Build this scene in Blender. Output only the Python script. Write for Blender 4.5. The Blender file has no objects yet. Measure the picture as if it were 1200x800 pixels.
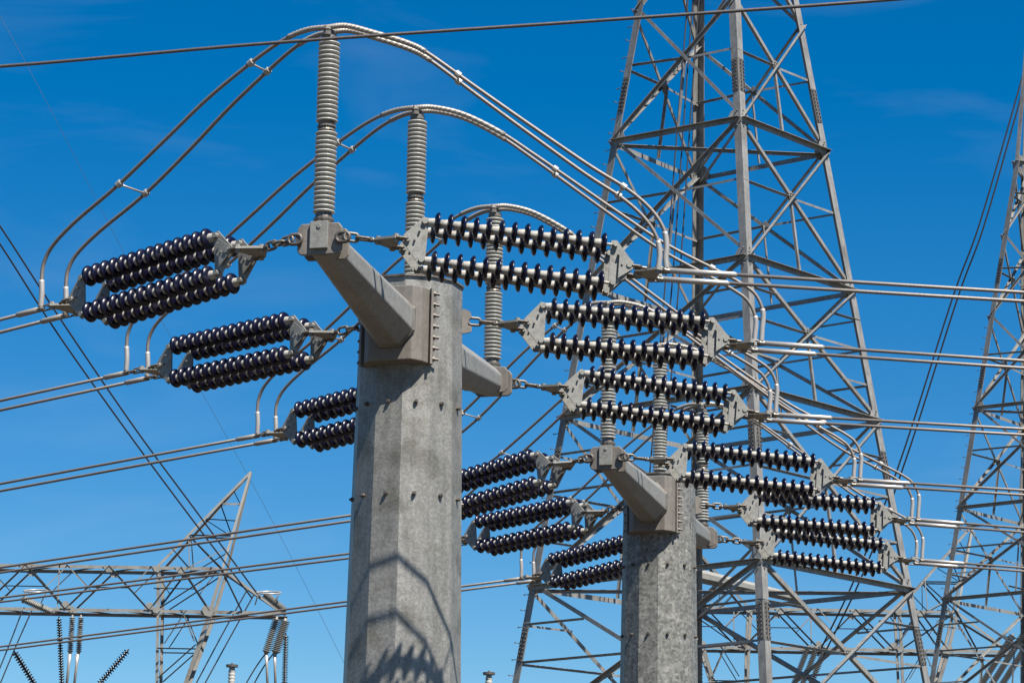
import bpy, math, random
from mathutils import Vector, Matrix
random.seed(7)
SC = bpy.context.scene
COL = SC.collection
V = Vector

# ------------------------------------------------------------------ camera
F_PX = 3200.0                       # focal length in pixels of a 1200 px wide picture
PITCH = math.atan(739.0 / F_PX)
ROLL = 0.0165
CAM = V((0, 0, 1.7))
R0 = V((1, 0, 0)); U0 = V((0, -math.sin(PITCH), math.cos(PITCH))); FW = V((0, math.cos(PITCH), math.sin(PITCH)))
RT = R0 * math.cos(ROLL) + U0 * math.sin(ROLL)
UP = U0 * math.cos(ROLL) - R0 * math.sin(ROLL)
cd = bpy.data.cameras.new('camera'); cam = bpy.data.objects.new('camera', cd); COL.objects.link(cam)
cd.sensor_width = 36; cd.sensor_fit = 'HORIZONTAL'; cd.lens = 36 * F_PX / 1200
cd.clip_start = 0.1; cd.clip_end = 20000
m = Matrix.Identity(4)
for i in range(3):
    m[i][0] = RT[i]; m[i][1] = UP[i]; m[i][2] = -FW[i]; m[i][3] = CAM[i]
cam.matrix_world = m
SC.camera = cam

# ------------------------------------------------------------------ light
SUN_AZ = math.radians(144.5)          # clockwise from +Y (the view direction)
SUN_EL = math.radians(56.8)
to_sun = V((math.sin(SUN_AZ) * math.cos(SUN_EL), math.cos(SUN_AZ) * math.cos(SUN_EL), math.sin(SUN_EL)))
w = bpy.data.worlds.new('World'); SC.world = w; w.use_nodes = True
nt = w.node_tree; nt.nodes.clear()
sky = nt.nodes.new('ShaderNodeTexSky'); sky.sky_type = 'NISHITA'; sky.sun_disc = False
sky.sun_elevation = SUN_EL; sky.sun_rotation = SUN_AZ
sky.altitude = 600; sky.air_density = 1.0; sky.dust_density = 0.15; sky.ozone_density = 4.0
hs = nt.nodes.new('ShaderNodeHueSaturation'); hs.inputs['Saturation'].default_value = 1.46; hs.inputs['Value'].default_value = 1.0
# thin high cirrus: pale wisps mixed into the sky along stretched noise
tc = nt.nodes.new('ShaderNodeTexCoord'); mp = nt.nodes.new('ShaderNodeMapping')
mp.inputs['Scale'].default_value = (2.2, 2.2, 9.0); mp.inputs['Rotation'].default_value = (0.0, 0.22, 0.0)
nz = nt.nodes.new('ShaderNodeTexNoise'); nz.inputs['Scale'].default_value = 3.2; nz.inputs['Detail'].default_value = 10; nz.inputs['Distortion'].default_value = 0.6
cr = nt.nodes.new('ShaderNodeValToRGB'); cr.color_ramp.elements[0].position = 0.54; cr.color_ramp.elements[1].position = 0.9
cr.color_ramp.elements[1].color = (0.12, 0.12, 0.12, 1)
mx = nt.nodes.new('ShaderNodeMix'); mx.data_type = 'RGBA'; mx.inputs[7].default_value = (5.5, 6.2, 7.5, 1)
bg = nt.nodes.new('ShaderNodeBackground'); bg.inputs['Strength'].default_value = 0.052
ow = nt.nodes.new('ShaderNodeOutputWorld')
L = nt.links.new
L(sky.outputs[0], hs.inputs['Color']); L(tc.outputs['Generated'], mp.inputs[0]); L(mp.outputs[0], nz.inputs['Vector'])
L(nz.outputs['Fac'], cr.inputs[0]); L(cr.outputs[0], mx.inputs[0]); L(hs.outputs[0], mx.inputs[6]); L(mx.outputs[2], bg.inputs['Color'])
L(bg.outputs[0], ow.inputs[0])
sd = bpy.data.lights.new('sun', 'SUN'); sd.energy = 5.0; sd.angle = math.radians(0.53); sd.color = (1.0, 0.95, 0.87)
sun = bpy.data.objects.new('sun', sd); COL.objects.link(sun)
sun.rotation_euler = to_sun.to_track_quat('Z', 'Y').to_euler()
SC.view_settings.view_transform = 'Standard'; SC.view_settings.look = 'None'
SC.view_settings.gamma = 1; SC.view_settings.exposure = 1.12; SC.view_settings.use_curve_mapping = False
SC.render.engine = 'CYCLES'
SC.cycles.max_bounces = 5

# ------------------------------------------------------------------ picture -> world helpers (used for reading sizes off the photo)
def ray(px, py):
    return (FW * F_PX + RT * (px - 600) + UP * (400 - py)).normalized()
def at_y(px, py, Y):
    d = ray(px, py); return CAM + d * (Y / d.y)
def at_z(px, py, Z):
    d = ray(px, py); return CAM + d * ((Z - CAM.z) / d.z)
def at_vplane(px, py, P, d2):       # the vertical plane through P that holds the horizontal direction d2
    n = V((-d2.y, d2.x, 0)); d = ray(px, py); return CAM + d * ((P - CAM).dot(n) / d.dot(n))
def proj(p):
    q = p - CAM; z = q.dot(FW); return (600 + F_PX * q.dot(RT) / z, 400 - F_PX * q.dot(UP) / z)

# ------------------------------------------------------------------ materials
ALB = 0.60                             # overall reflectance level that goes with the exposure set above
def mat(name, base, metallic=0.0, rough=0.5, vary=0.15, scale=6.0, spangle=0.0, sp_scale=30.0, bump=0.0, bscale=40.0,
        streak=0.0, spec=0.5, tint=None, coat=0.0):
    M = bpy.data.materials.new(name); M.use_nodes = True
    base = tuple(c * ALB for c in base)
    if tint: tint = (tuple(c * ALB for c in tint[0]),) + tuple(tint[1:])
    t = M.node_tree; N = t.nodes; b = N['Principled BSDF']; l = t.links.new
    b.inputs['Metallic'].default_value = metallic; b.inputs['Roughness'].default_value = rough
    b.inputs['Specular IOR Level'].default_value = spec; b.inputs['Coat Weight'].default_value = coat
    b.inputs['Coat Roughness'].default_value = 0.03
    co = N.new('ShaderNodeTexCoord')
    n1 = N.new('ShaderNodeTexNoise'); n1.inputs['Scale'].default_value = scale; n1.inputs['Detail'].default_value = 7; n1.inputs['Roughness'].default_value = 0.65
    l(co.outputs['Object'], n1.inputs['Vector'])
    r = N.new('ShaderNodeMapRange'); r.inputs[1].default_value = 0.25; r.inputs[2].default_value = 0.75
    r.inputs[3].default_value = 1 - vary; r.inputs[4].default_value = 1 + vary
    l(n1.outputs['Fac'], r.inputs[0])
    fac = r.outputs[0]
    if spangle:
        vo = N.new('ShaderNodeTexVoronoi'); vo.inputs['Scale'].default_value = sp_scale; vo.inputs['Randomness'].default_value = 1
        l(co.outputs['Object'], vo.inputs['Vector'])
        sp = N.new('ShaderNodeSeparateColor'); l(vo.outputs['Color'], sp.inputs[0])
        r2 = N.new('ShaderNodeMapRange'); r2.inputs[3].default_value = 1 - spangle; r2.inputs[4].default_value = 1 + spangle
        l(sp.outputs[0], r2.inputs[0])
        mm = N.new('ShaderNodeMath'); mm.operation = 'MULTIPLY'; l(fac, mm.inputs[0]); l(r2.outputs[0], mm.inputs[1]); fac = mm.outputs[0]
    if streak:
        mp = N.new('ShaderNodeMapping'); mp.inputs['Scale'].default_value = (5, 5, 0.5); l(co.outputs['Object'], mp.inputs[0])
        n2 = N.new('ShaderNodeTexNoise'); n2.inputs['Scale'].default_value = 2.5; n2.inputs['Detail'].default_value = 5; l(mp.outputs[0], n2.inputs['Vector'])
        r3 = N.new('ShaderNodeMapRange'); r3.inputs[1].default_value = 0.3; r3.inputs[2].default_value = 0.7; r3.inputs[3].default_value = 1 - streak; r3.inputs[4].default_value = 1 + streak * 0.5
        l(n2.outputs['Fac'], r3.inputs[0])
        mm = N.new('ShaderNodeMath'); mm.operation = 'MULTIPLY'; l(fac, mm.inputs[0]); l(r3.outputs[0], mm.inputs[1]); fac = mm.outputs[0]
    vm = N.new('ShaderNodeVectorMath'); vm.operation = 'SCALE'; l(fac, vm.inputs['Scale'])
    if tint:                                             # patches of a second colour (rust, dust)
        n3 = N.new('ShaderNodeTexNoise'); n3.inputs['Scale'].default_value = tint[1]; n3.inputs['Detail'].default_value = 8; l(co.outputs['Object'], n3.inputs['Vector'])
        rp = N.new('ShaderNodeMapRange'); rp.inputs[1].default_value = tint[2]; rp.inputs[2].default_value = tint[2] + 0.15; l(n3.outputs['Fac'], rp.inputs[0])
        mc = N.new('ShaderNodeMix'); mc.data_type = 'RGBA'; mc.inputs[6].default_value = (*base, 1); mc.inputs[7].default_value = (*tint[0], 1)
        l(rp.outputs[0], mc.inputs[0]); l(mc.outputs[2], vm.inputs[0])
    else:
        vm.inputs[0].default_value = base
    l(vm.outputs[0], b.inputs['Base Color'])
    if bump:
        nb = N.new('ShaderNodeTexNoise'); nb.inputs['Scale'].default_value = bscale; nb.inputs['Detail'].default_value = 4; l(co.outputs['Object'], nb.inputs['Vector'])
        bp = N.new('ShaderNodeBump'); bp.inputs['Strength'].default_value = bump; bp.inputs['Distance'].default_value = 0.01
        l(nb.outputs['Fac'], bp.inputs['Height']); l(bp.outputs[0], b.inputs['Normal'])
    return M

M_POLE = mat('galvanised_pole', (0.35, 0.34, 0.31), 0.3, 0.48, 0.20, 1.6, 0.20, 36, 0.3, 70, streak=0.22, tint=((0.25, 0.24, 0.205), 2.3, 0.50))
M_POLE_B = mat('galvanised_pole_mottled', (0.25, 0.25, 0.23), 0.2, 0.55, 0.25, 5.0, 0.38, 22, 0.25, 50, streak=0.18, tint=((0.38, 0.37, 0.34), 7.0, 0.55))
M_BRACKET = mat('weathered_bracket_steel', (0.25, 0.225, 0.195), 0.1, 0.6, 0.2, 3.0, 0.08, 25, 0.2, 50, streak=0.15)
M_ARM = mat('galvanised_arm', (0.31, 0.305, 0.28), 0.1, 0.55, 0.15, 2.5, 0.12, 25, 0.2, 50)
M_HARD = mat('galvanised_fittings', (0.24, 0.22, 0.19), 0.35, 0.45, 0.3, 14, 0.15, 60, 0.3, 90, tint=((0.12, 0.095, 0.07), 8, 0.50))
M_PLATE = mat('dull_yoke_plate', (0.33, 0.325, 0.295), 0.15, 0.6, 0.2, 9, 0.12, 40, 0.2, 70, tint=((0.22, 0.20, 0.17), 7, 0.58))
M_NAVY = mat('navy_glazed_porcelain', (0.005, 0.005, 0.024), 0.0, 0.27, 0.4, 14, spec=0.34, tint=((0.030, 0.028, 0.040), 7, 0.56))
M_BLACK = mat('dark_glazed_porcelain', (0.012, 0.012, 0.018), 0.0, 0.2, 0.2, 9)
M_CAP = mat('pale_insulator_caps', (0.52, 0.495, 0.44), 0.0, 0.55, 0.18, 16, tint=((0.33, 0.31, 0.27), 9, 0.57))
M_POST = mat('grey_glazed_porcelain', (0.60, 0.59, 0.535), 0.0, 0.4, 0.12, 8, spec=0.5)
M_WIRE = mat('weathered_aluminium_strand', (0.30, 0.265, 0.235), 0.3, 0.5, 0.15, 10, bump=0.3, bscale=120)
M_ROD = mat('bright_armour_rods', (0.42, 0.385, 0.34), 0.25, 0.5, 0.15, 12)
M_SLEEVE = mat('bright_aluminium_sleeve', (0.56, 0.53, 0.49), 0.3, 0.4, 0.1, 12)
M_CABLE = mat('weathered_dark_strand', (0.15, 0.135, 0.13), 0.3, 0.5, 0.5, 60)
M_DARKWIRE = mat('dark_old_cable', (0.06, 0.055, 0.06), 0.2, 0.55, 0.2, 12)
M_TOWER = mat('galvanised_lattice_steel', (0.36, 0.35, 0.325), 0.2, 0.5, 0.25, 1.3, 0.08, 12, streak=0.22, tint=((0.27, 0.255, 0.23), 1.1, 0.55))
M_TOWER_DK = mat('dull_brace_steel', (0.16, 0.15, 0.135), 0.15, 0.55, 0.25, 1.5, 0.08, 12)
M_GANTRY = mat('pale_gantry_steel', (0.33, 0.32, 0.29), 0.1, 0.6, 0.25, 1.6, tint=((0.25, 0.2, 0.16), 1.5, 0.56))
M_BOLT = mat('bolt_steel', (0.16, 0.14, 0.12), 0.4, 0.5, 0.2, 20)
M_GROUND = mat('dry_ground', (0.11, 0.085, 0.06), 0.0, 0.95, 0.25, 0.25, bump=0.4, bscale=3, tint=((0.06, 0.065, 0.03), 0.05, 0.52))

# ------------------------------------------------------------------ mesh builder
def frame(d, up=V((0, 0, 1))):
    d = d.normalized()
    s = d.cross(up)
    if s.length < 1e-4: s = d.cross(V((0, 1, 0)))
    s.normalize(); return s, s.cross(d).normalized()      # side, up
class MB:
    def __init__(self): self.v = []; self.f = []; self.sm = []
    def face(self, idx, smooth=False): self.f.append(idx); self.sm.append(smooth)
    def ring(self, c, a, b, r, n, ph=0):
        k = len(self.v)
        for i in range(n):
            t = ph + 2 * math.pi * i / n
            self.v.append(c + a * (math.cos(t) * r) + b * (math.sin(t) * r))
        return k
    def loft(self, rings, n, smooth=True, caps=True):
        for q in range(len(rings) - 1):
            r0, r1 = rings[q], rings[q + 1]
            for i in range(n):
                j = (i + 1) % n; self.face((r0 + i, r0 + j, r1 + j, r1 + i), smooth)
        if caps:
            self.face(tuple(rings[0] + i for i in range(n))[::-1]); self.face(tuple(rings[-1] + i for i in range(n)))
    def tube(self, pts, r, n=8, radii=None):
        rings = []; prev = None
        for i, p in enumerate(pts):
            d = (pts[min(i + 1, len(pts) - 1)] - pts[max(i - 1, 0)]).normalized()
            if prev is None: s, u = frame(d)
            else:
                s = (prev - d * prev.dot(d)).normalized(); u = s.cross(d).normalized()
            prev = s
            rings.append(self.ring(p, s, u, radii[i] if radii else r, n))
        self.loft(rings, n)
    def lathe(self, P, ax, prof, n=16, smooth=True, caps=True, ph=0, up=V((0, 0, 1))):
        s, u = frame(ax, up); ax = ax.normalized()
        self.loft([self.ring(P + ax * x, s, u, r, n, ph) for x, r in prof], n, smooth, caps)
    def prism(self, poly, off, smooth=False):              # poly: list of points, extruded by vector off
        k = len(self.v); n = len(poly)
        self.v += [p - off * 0.5 for p in poly] + [p + off * 0.5 for p in poly]
        self.face(tuple(range(k, k + n))[::-1]); self.face(tuple(range(k + n, k + 2 * n)))
        for i in range(n):
            j = (i + 1) % n; self.face((k + i, k + j, k + n + j, k + n + i), smooth)
    def box(self, c, ax, ay, az, sx, sy, sz):
        self.prism([c + ax * (sx / 2 * a) + ay * (sy / 2 * b) for a, b in ((-1, -1), (1, -1), (1, 1), (-1, 1))], az * sz)
    def bar(self, p0, p1, w, t, up=V((0, 0, 1))):
        s, u = frame(p1 - p0, up); self.prism([p0 + s * (w / 2 * a) + u * (t / 2 * b) for a, b in ((-1, -1), (1, -1), (1, 1), (-1, 1))], V((0, 0, 0))) if False else None
        k = len(self.v)
        for p in (p0, p1):
            for a, b in ((-1, -1), (1, -1), (1, 1), (-1, 1)): self.v.append(p + s * (w / 2 * a) + u * (t / 2 * b))
        for i in range(4):
            j = (i + 1) % 4; self.face((k + i, k + j, k + 4 + j, k + 4 + i))
        self.face((k + 3, k + 2, k + 1, k)); self.face((k + 4, k + 5, k + 6, k + 7))
    def angle(self, p0, p1, w, t, a, b):                   # L section: flanges run from the heel along a and b
        d = (p1 - p0).normalized(); a = (a - d * a.dot(d)).normalized(); b = (b - d * b.dot(d)); b = (b - a * b.dot(a)).normalized()
        sec = [V((0, 0)), V((w, 0)), V((w, t)), V((t, t)), V((t, w)), V((0, w))]
        k = len(self.v); n = 6
        for p in (p0, p1):
            for q in sec: self.v.append(p + a * q.x + b * q.y)
        for i in range(n):
            j = (i + 1) % n; self.face((k + i, k + j, k + n + j, k + n + i))
        self.face(tuple(range(k, k + n))[::-1]); self.face(tuple(range(k + n, k + 2 * n)))
    def link(self, c, ax, side, ln, wd, r, n=6, m_=18):      # one oval chain link
        ax = ax.normalized(); rings = []
        nrm = ax.cross(side).normalized(); h = ln / 2 - wd / 2
        for i in range(m_):
            t = 2 * math.pi * i / m_; ct, st = math.cos(t), math.sin(t)
            cc = c + ax * (h * (1 if ct > 0 else -1) * (1 if abs(ct) > 1e-6 else 0) + ct * wd / 2) + side * (st * wd / 2)
            dr = (ax * ct + side * st)
            rings.append(self.ring(cc, dr, nrm, r, n))
        for q in range(m_):
            r0, r1 = rings[q], rings[(q + 1) % m_]
            for i in range(n):
                j = (i + 1) % n; self.face((r0 + i, r0 + j, r1 + j, r1 + i), True)
    def build(self, name, material, parent=None, mesh_only=False):
        me = bpy.data.meshes.new(name); me.from_pydata([tuple(p) for p in self.v], [], self.f)
        me.polygons.foreach_set('use_smooth', self.sm); me.materials.append(material)
        import bmesh
        b = bmesh.new(); b.from_mesh(me); bmesh.ops.recalc_face_normals(b, faces=b.faces); b.to_mesh(me); b.free()
        me.update()
        if mesh_only: return me
        return link_mesh(name, me, parent)
def link_mesh(name, me, parent=None, loc=None):
    o = bpy.data.objects.new(name, me); COL.objects.link(o)
    if parent is not None: o.parent = parent
    if loc is not None: o.location = loc
    return o
def bevel(o, w_):
    b = o.modifiers.new('bevel', 'BEVEL'); b.width = w_; b.segments = 2; b.limit_method = 'ANGLE'; b.angle_limit = math.radians(25)
    return o
def thing(name, label, cat, loc=(0, 0, 0), group=None, rot=None):
    o = bpy.data.objects.new(name, None); COL.objects.link(o); o.location = loc; o.empty_display_size = 0.2
    if rot is not None: o.rotation_euler = rot
    o['label'] = label; o['category'] = cat
    if group: o['group'] = group
    return o
def tag(o, label, cat, group=None):
    o['label'] = label; o['category'] = cat
    if group: o['group'] = group
    return o
def cr_spline(P, per=8):                                     # Catmull-Rom through the points
    out = []
    Q = [P[0] * 2 - P[1]] + P + [P[-1] * 2 - P[-2]]
    for i in range(1, len(Q) - 2):
        p0, p1, p2, p3 = Q[i - 1:i + 3]
        for k in range(per):
            t = k / per
            out.append(0.5 * ((2 * p1) + (p2 - p0) * t + (2 * p0 - 5 * p1 + 4 * p2 - p3) * t * t + (3 * p1 - p0 - 3 * p2 + p3) * t ** 3))
    out.append(P[-1].copy()); return out

# ------------------------------------------------------------------ ground
g = MB(); n = 40; S = 6000.0
xs = [((i / n) * 2 - 1) for i in range(n + 1)]
for yy in xs:
    for xx in xs:
        X = xx * abs(xx) * S; Y = yy * abs(yy) * S
        g.v.append(V((X, Y, 0)))
for j in range(n):
    for i in range(n):
        k = j * (n + 1) + i; g.face((k, k + 1, k + n + 2, k + n + 1), True)
go = g.build('ground', M_GROUND); go['kind'] = 'structure'

# ------------------------------------------------------------------ dead-end poles with tubular crossarms
DIR_R = V((1, 0.14, 0)).normalized()
DIR_L = V((-0.80, 0.60, 0)).normalized()

def step_bolt(mb, P, out):
    s, u = frame(out)
    mb.lathe(P - out * 0.01, out, [(0, 0.031), (0.045, 0.031), (0.045, 0.016), (0.065, 0.016)], 6, False)

def make_pole(name, label, P_top, r_top, r_base, mater, arm_dir, near_tip, far_tip, arm_pix, lab_arm):
    """twelve-sided pole. P_top = centre of the top; arm tips are world points"""
    t = thing(name, label, 'pole', (P_top.x, P_top.y, 0), 'tubular steel dead-end poles')
    H = P_top.z; O = V((P_top.x, P_top.y, 0))
    ph = math.radians(-90 - 5)
    def rad(z): return r_base + (r_top - r_base) * z / H
    mb = MB(); ex, ey = V((1, 0, 0)), V((0, 1, 0))
    zs = [0, H * 0.33, H * 0.66, H]
    mb.loft([mb.ring(V((0, 0, z)), ex, ey, rad(z), 12, ph) for z in zs], 12, False)
    mb.build('shaft', mater, t)
    cp = MB(); cp.loft([cp.ring(V((0, 0, z)), ex, ey, r, 12, ph) for z, r in ((H + 0.002, r_top + 0.03), (H + 0.03, r_top + 0.03))], 12, False)
    cp.build('top_plate', M_HARD, t)
    # rows of bolts round the shaft
    for z in arm_pix['rows']:
        for k in range(12):
            aa = ph + math.radians(15 + 30 * k); out = V((math.cos(aa), math.sin(aa), 0))
            if out.y > 0.3: continue
            b = MB(); step_bolt(b, out * (rad(z) * math.cos(math.radians(15)) + 0.0) + V((0, 0, z)), out)
            b.build('bolt', M_BOLT, t)
    # lugs for the middle phase
    for d, sgn in ((DIR_R, 1), (DIR_L, -1)):
        z = arm_pix['lug_z']; out = d; s = V((-d.y, d.x, 0)); rr = rad(z) * 0.97
        lug = MB()
        P = [(-0.04, 0.16), (0.06, 0.16), (0.13, 0.13), (0.15, 0.06), (0.10, 0.0), (0.10, -0.06), (0.16, -0.08), (0.15, -0.15), (0.09, -0.17), (-0.04, -0.19)]
        lug.prism([out * (rr + a) + V((0, 0, z + b)) for a, b in P], s * 0.05)
        lug.build('lug', M_BRACKET, t)
    # crossarm: near and far half, collar and end fittings
    for tip, sg in ((near_tip, 1), (far_tip, -1)):
        tl = tip - O
        d = V((tl.x, tl.y, 0)).normalized(); s = V((-d.y, d.x, 0))
        zr = arm_pix['root_z']; ra = rad(zr)
        root = d * (ra * 0.9) + V((0, 0, zr)); end = V((tl.x, tl.y, tl.z - 0.0))
        ax = (end - root).normalized()
        ln = (end - root).length
        arm = MB(); n8 = 8
        up = s.cross(ax).normalized() * -1
        if up.z < 0: up = -up
        def oct_ring(c, hw, hh):
            k = len(arm.v); ch = 0.42
            for a, b in ((-1, -ch), (-ch, -1), (ch, -1), (1, -ch), (1, ch), (ch, 1), (-ch, 1), (-1, ch)):
                arm.v.append(c + s * (a * hw) + up * (b * hh))
            return k
        arm.loft([oct_ring(root, 0.33, 0.37), oct_ring(root + ax * (ln * 0.5), 0.26, 0.29), oct_ring(end - ax * 0.02, 0.19, 0.21)], 8, False)
        bevel(arm.build('crossarm', M_ARM, t), 0.025)
        arm = MB(); q0 = (ra + 0.05 + 0.17 - ra * 0.9) / ax.dot(d)
        f0 = q0 / (ln * 0.5); hw0, hh0 = 0.33 - 0.07 * f0, 0.37 - 0.08 * f0
        arm.loft([oct_ring(root + ax * (q0 + dx_), hw0 + g_, hh0 + g_) for dx_, g_ in ((-0.02, 0.022), (0.012, 0.022), (0.035, 0.002))], 8, False)
        arm.build('weld_bead', M_HARD, t)
        # collar: bent plate round the shaft where the arm lands
        col = MB(); half = math.radians(35); ro = ra + 0.05; zt, zb = zr + 0.52, zr - 0.52
        a0 = math.atan2(d.y, d.x); K = 7
        pts = [(math.cos(a0 + half * (2 * i / K - 1)), math.sin(a0 + half * (2 * i / K - 1))) for i in range(K + 1)]
        # flat front with bent sides
        poly_o = [V((x * ro, y * ro, 0)) for x, y in pts]
        poly_i = [V((x * (ro - 0.035), y * (ro - 0.035), 0)) for x, y in pts][::-1]
        col.prism([p + V((0, 0, (zt + zb) / 2)) for p in poly_o + poly_i], V((0, 0, zt - zb)))
        # pad that stands off the collar and carries the arm
        pad_c = d * (ro + 0.07)
        col.prism([V((0, 0, (zt + zb) / 2)) + d * a + s * b for a, b in ((ro - 0.3, -0.50), (ro + 0.04, -0.40), (ro + 0.17, -0.30), (ro + 0.17, 0.30), (ro + 0.04, 0.40), (ro - 0.3, 0.50))], V((0, 0, zt - zb - 0.02)))
        bevel(col.build('collar', M_BRACKET, t), 0.012)
        for e in (-1, 1):
            fl = MB()
            aa = a0 + e * (half + 0.03); o_ = V((math.cos(aa), math.sin(aa), 0)); tn = V((-o_.y, o_.x, 0))
            fl.box(o_ * (ro + 0.03) + V((0, 0, (zt + zb) / 2)), o_, tn, V((0, 0, 1)), 0.09, 0.03, zt - zb)
            fl.build('flange', M_BRACKET, t)
        for e in (-1, 1):
            aa = a0 + e * (half + 0.05); o_ = V((math.cos(aa), math.sin(aa), 0)); tn = V((-o_.y, o_.x, 0)) * e
            for q in range(7):
                bb = MB()
                zz = zb + 0.07 + q * (zt - zb - 0.14) / 6
                bb.lathe(o_ * (ro + 0.03) + V((0, 0, zz)) - tn * 0.01, tn, [(0, 0.036), (0.05, 0.036), (0.05, 0.02), (0.11, 0.02)], 6, False)
                bb.build('bolt', M_BOLT, t)
        # tip box: wide bent plate with rounded ears, square cover plate, top seat
        fd = d if sg > 0 else d
        tb = MB()
        hw, zt2, zb2 = 0.29, 0.20, -0.20
        prof = [(-hw + 0.05, zt2), (-hw, zt2 - 0.06), (-hw, zb2 + 0.05), (-hw + 0.05, zb2), (hw - 0.05, zb2), (hw, zb2 + 0.05), (hw, zt2 - 0.06), (hw - 0.05, zt2)]
        tb.prism([end + s * a + V((0, 0, b)) + d * 0.03 for a, b in prof], d * 0.045)
        tb.prism([end + s * a + V((0, 0, b)) - d * 0.25 for a, b in prof], d * 0.03)
        tb.box(end + V((0, 0, zt2 - 0.02)) - d * 0.11, s, d, V((0, 0, 1)), 0.36, 0.24, 0.03)
        bevel(tb.build('tip_bracket', M_BRACKET, t), 0.012)
        cv = MB(); cv.prism([end + s * a + V((0, 0, b)) + d * 0.075 for a, b in ((-0.115, 0.215), (-0.115, -0.13), (0.115, -0.13), (0.115, 0.215))], d * 0.04)
        cv.lathe(end + V((0, 0, 0.15)) + d * 0.095, d, [(0, 0.03), (0.012, 0.03)], 8, False)
        bevel(cv.build('cover_plate', M_PLATE, t), 0.008)
        st = MB(); st.lathe(end + V((0, 0, zt2 - 0.01)) - d * 0.08, V((0, 0, 1)), [(0, 0.13), (0.05, 0.13), (0.05, 0.10), (0.1, 0.10)], 6, False)
        st.build('post_seat', M_HARD, t)
        # eye nuts on both ears
        for e in (-1, 1):
            ey_ = MB(); c = end + s * (e * (hw - 0.03)) + d * 0.08
            ey_.lathe(c - d * 0.03, d, [(0, 0.05), (0.04, 0.05)], 8, False)
            ey_.link(c + s * (e * 0.05), s * e, V((0, 0, 1)), 0.17, 0.12, 0.026)
            ey_.build('eye_bolt', M_BOLT, t)
    return t, O

# numbers read from the photograph ------------------------------------------------
def pole_geometry(cx, cy, Yc, tip_near, tip_far, Ynear):
    top = at_y(cx, cy, Yc)
    pn = at_y(tip_near[0], tip_near[1], Ynear)
    pf = at_z(tip_far[0], tip_far[1], pn.z)
    return top, pn, pf
YA = 36.4
topA, nearA, farA = pole_geometry(482.5, 338, YA, (376, 281), (578, 449), 32.6)
YB = 50.4
topB, nearB, farB = pole_geometry(773, 562, YB, (711, 537), (824, 631), 46.3)

rA = 59.5 / F_PX * (topA - CAM).length; rB = 41.5 / F_PX * (topB - CAM).length

armA = {'root_z': at_y(455, 383, YA - 0.65).z, 'lug_z': at_y(548, 374, YA).z, 'rows': [at_y(495, 470, YA - rA).z, at_y(495, 578, YA - rA).z, at_y(495, 470, YA - rA).z * 2 - 2 * at_y(495, 578, YA - rA).z + at_y(495, 470, YA - rA).z - 1.3]}
armB = {'root_z': at_y(760, 592, YB - 0.6).z, 'lug_z': at_y(818, 590, YB).z, 'rows': [at_y(785, 561, YB - rB).z - 1.55, at_y(785, 643, YB - rB).z - 1.3]}
armA['rows'] = armA['rows'][:2]
armB['rows'] = [at_y(785, 660, YB - rB).z, at_y(785, 742, YB - rB).z]
poleA, OA = make_pole('steel_pole', 'large twelve-sided grey steel pole in front, with two stub crossarms', topA, rA, rA * 1.26, M_POLE, None, nearA, farA, armA, '')
poleB, OB = make_pole('steel_pole', 'smaller mottled grey steel pole farther back on the right, with two stub crossarms', topB, rB, rB * 1.22, M_POLE_B, None, nearB, farB, armB, '')

# ------------------------------------------------------------------ post insulators
def post_meshes():
    mb = MB(); prof = []
    ns = 18; h = 1.0; p = h / ns
    mb2 = MB()
    prof.append((0, 0.085))
    for i in range(ns):
        x = i * p
        prof += [(x + 0.06 * p, 0.076), (x + 0.10 * p, 0.126), (x + 0.16 * p, 0.136), (x + 0.36 * p, 0.138), (x + 0.46 * p, 0.130), (x + 0.66 * p, 0.080)]
    prof.append((h, 0.085))
    mb.lathe(V((0, 0, 0)), V((0, 0, 1)), prof, 24)
    unit = mb.build('porcelain_unit', M_POST, mesh_only=True)
    f = MB()
    f.lathe(V((0, 0, 0)), V((0, 0, 1)), [(-0.06, 0.085), (-0.045, 0.085), (-0.045, 0.115), (-0.015, 0.10), (0.0, 0.10), (0.0, 0.118), (0.025, 0.118), (0.025, 0.10), (0.045, 0.10), (0.075, 0.115), (0.075, 0.085), (0.09, 0.085)], 16, False)
    flange = f.build('joint_flange', M_HARD, mesh_only=True)
    return unit, flange
UNIT, FLANGE = post_meshes()
def post_insulator(base, H, label):
    t = thing('post_insulator', label, 'post insulator', base, 'ribbed grey post insulators')
    u = (H - 0.31) / 2
    for k, z in enumerate((0.07, 0.07 + u + 0.11)):
        o = link_mesh('porcelain_unit', UNIT, t, (0, 0, z)); o.scale = (1, 1, u)
    f = link_mesh('joint_flange', FLANGE, t, (0, 0, 0.07 + u + 0.04))
    b = MB(); b.lathe(V((0, 0, 0)), V((0, 0, 1)), [(-0.1, 0.10), (-0.02, 0.13), (0, 0.13), (0.0, 0.11), (0.08, 0.10)], 12, False); b.build('base_fitting', M_HARD, t)
    zt = 0.07 + 2 * u + 0.11
    c = MB(); c.lathe(V((0, 0, zt)), V((0, 0, 1)), [(0, 0.10), (0.06, 0.10), (0.06, 0.08), (0.13, 0.07)], 12, False)
    c.build('top_fitting', M_HARD, t)
    return base + V((0, 0, zt + 0.15))
HP = 2.45
def seat(o, tip): return V((tip.x, tip.y, tip.z + 0.29)) - (V((tip.x, tip.y, 0)) - o).normalized() * 0.08
tops = {}
tops['A1'] = post_insulator(seat(OA, nearA), HP, 'tall ribbed grey post insulator on the near arm tip of the large pole')
tops['A2'] = post_insulator(topA + V((0.02, 0, 0.10)), HP, 'ribbed grey post insulator standing on the flat top of the large pole')
tops['A3'] = post_insulator(seat(OA, farA), HP, 'ribbed grey post insulator on the far arm tip just right of the large pole')
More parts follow.
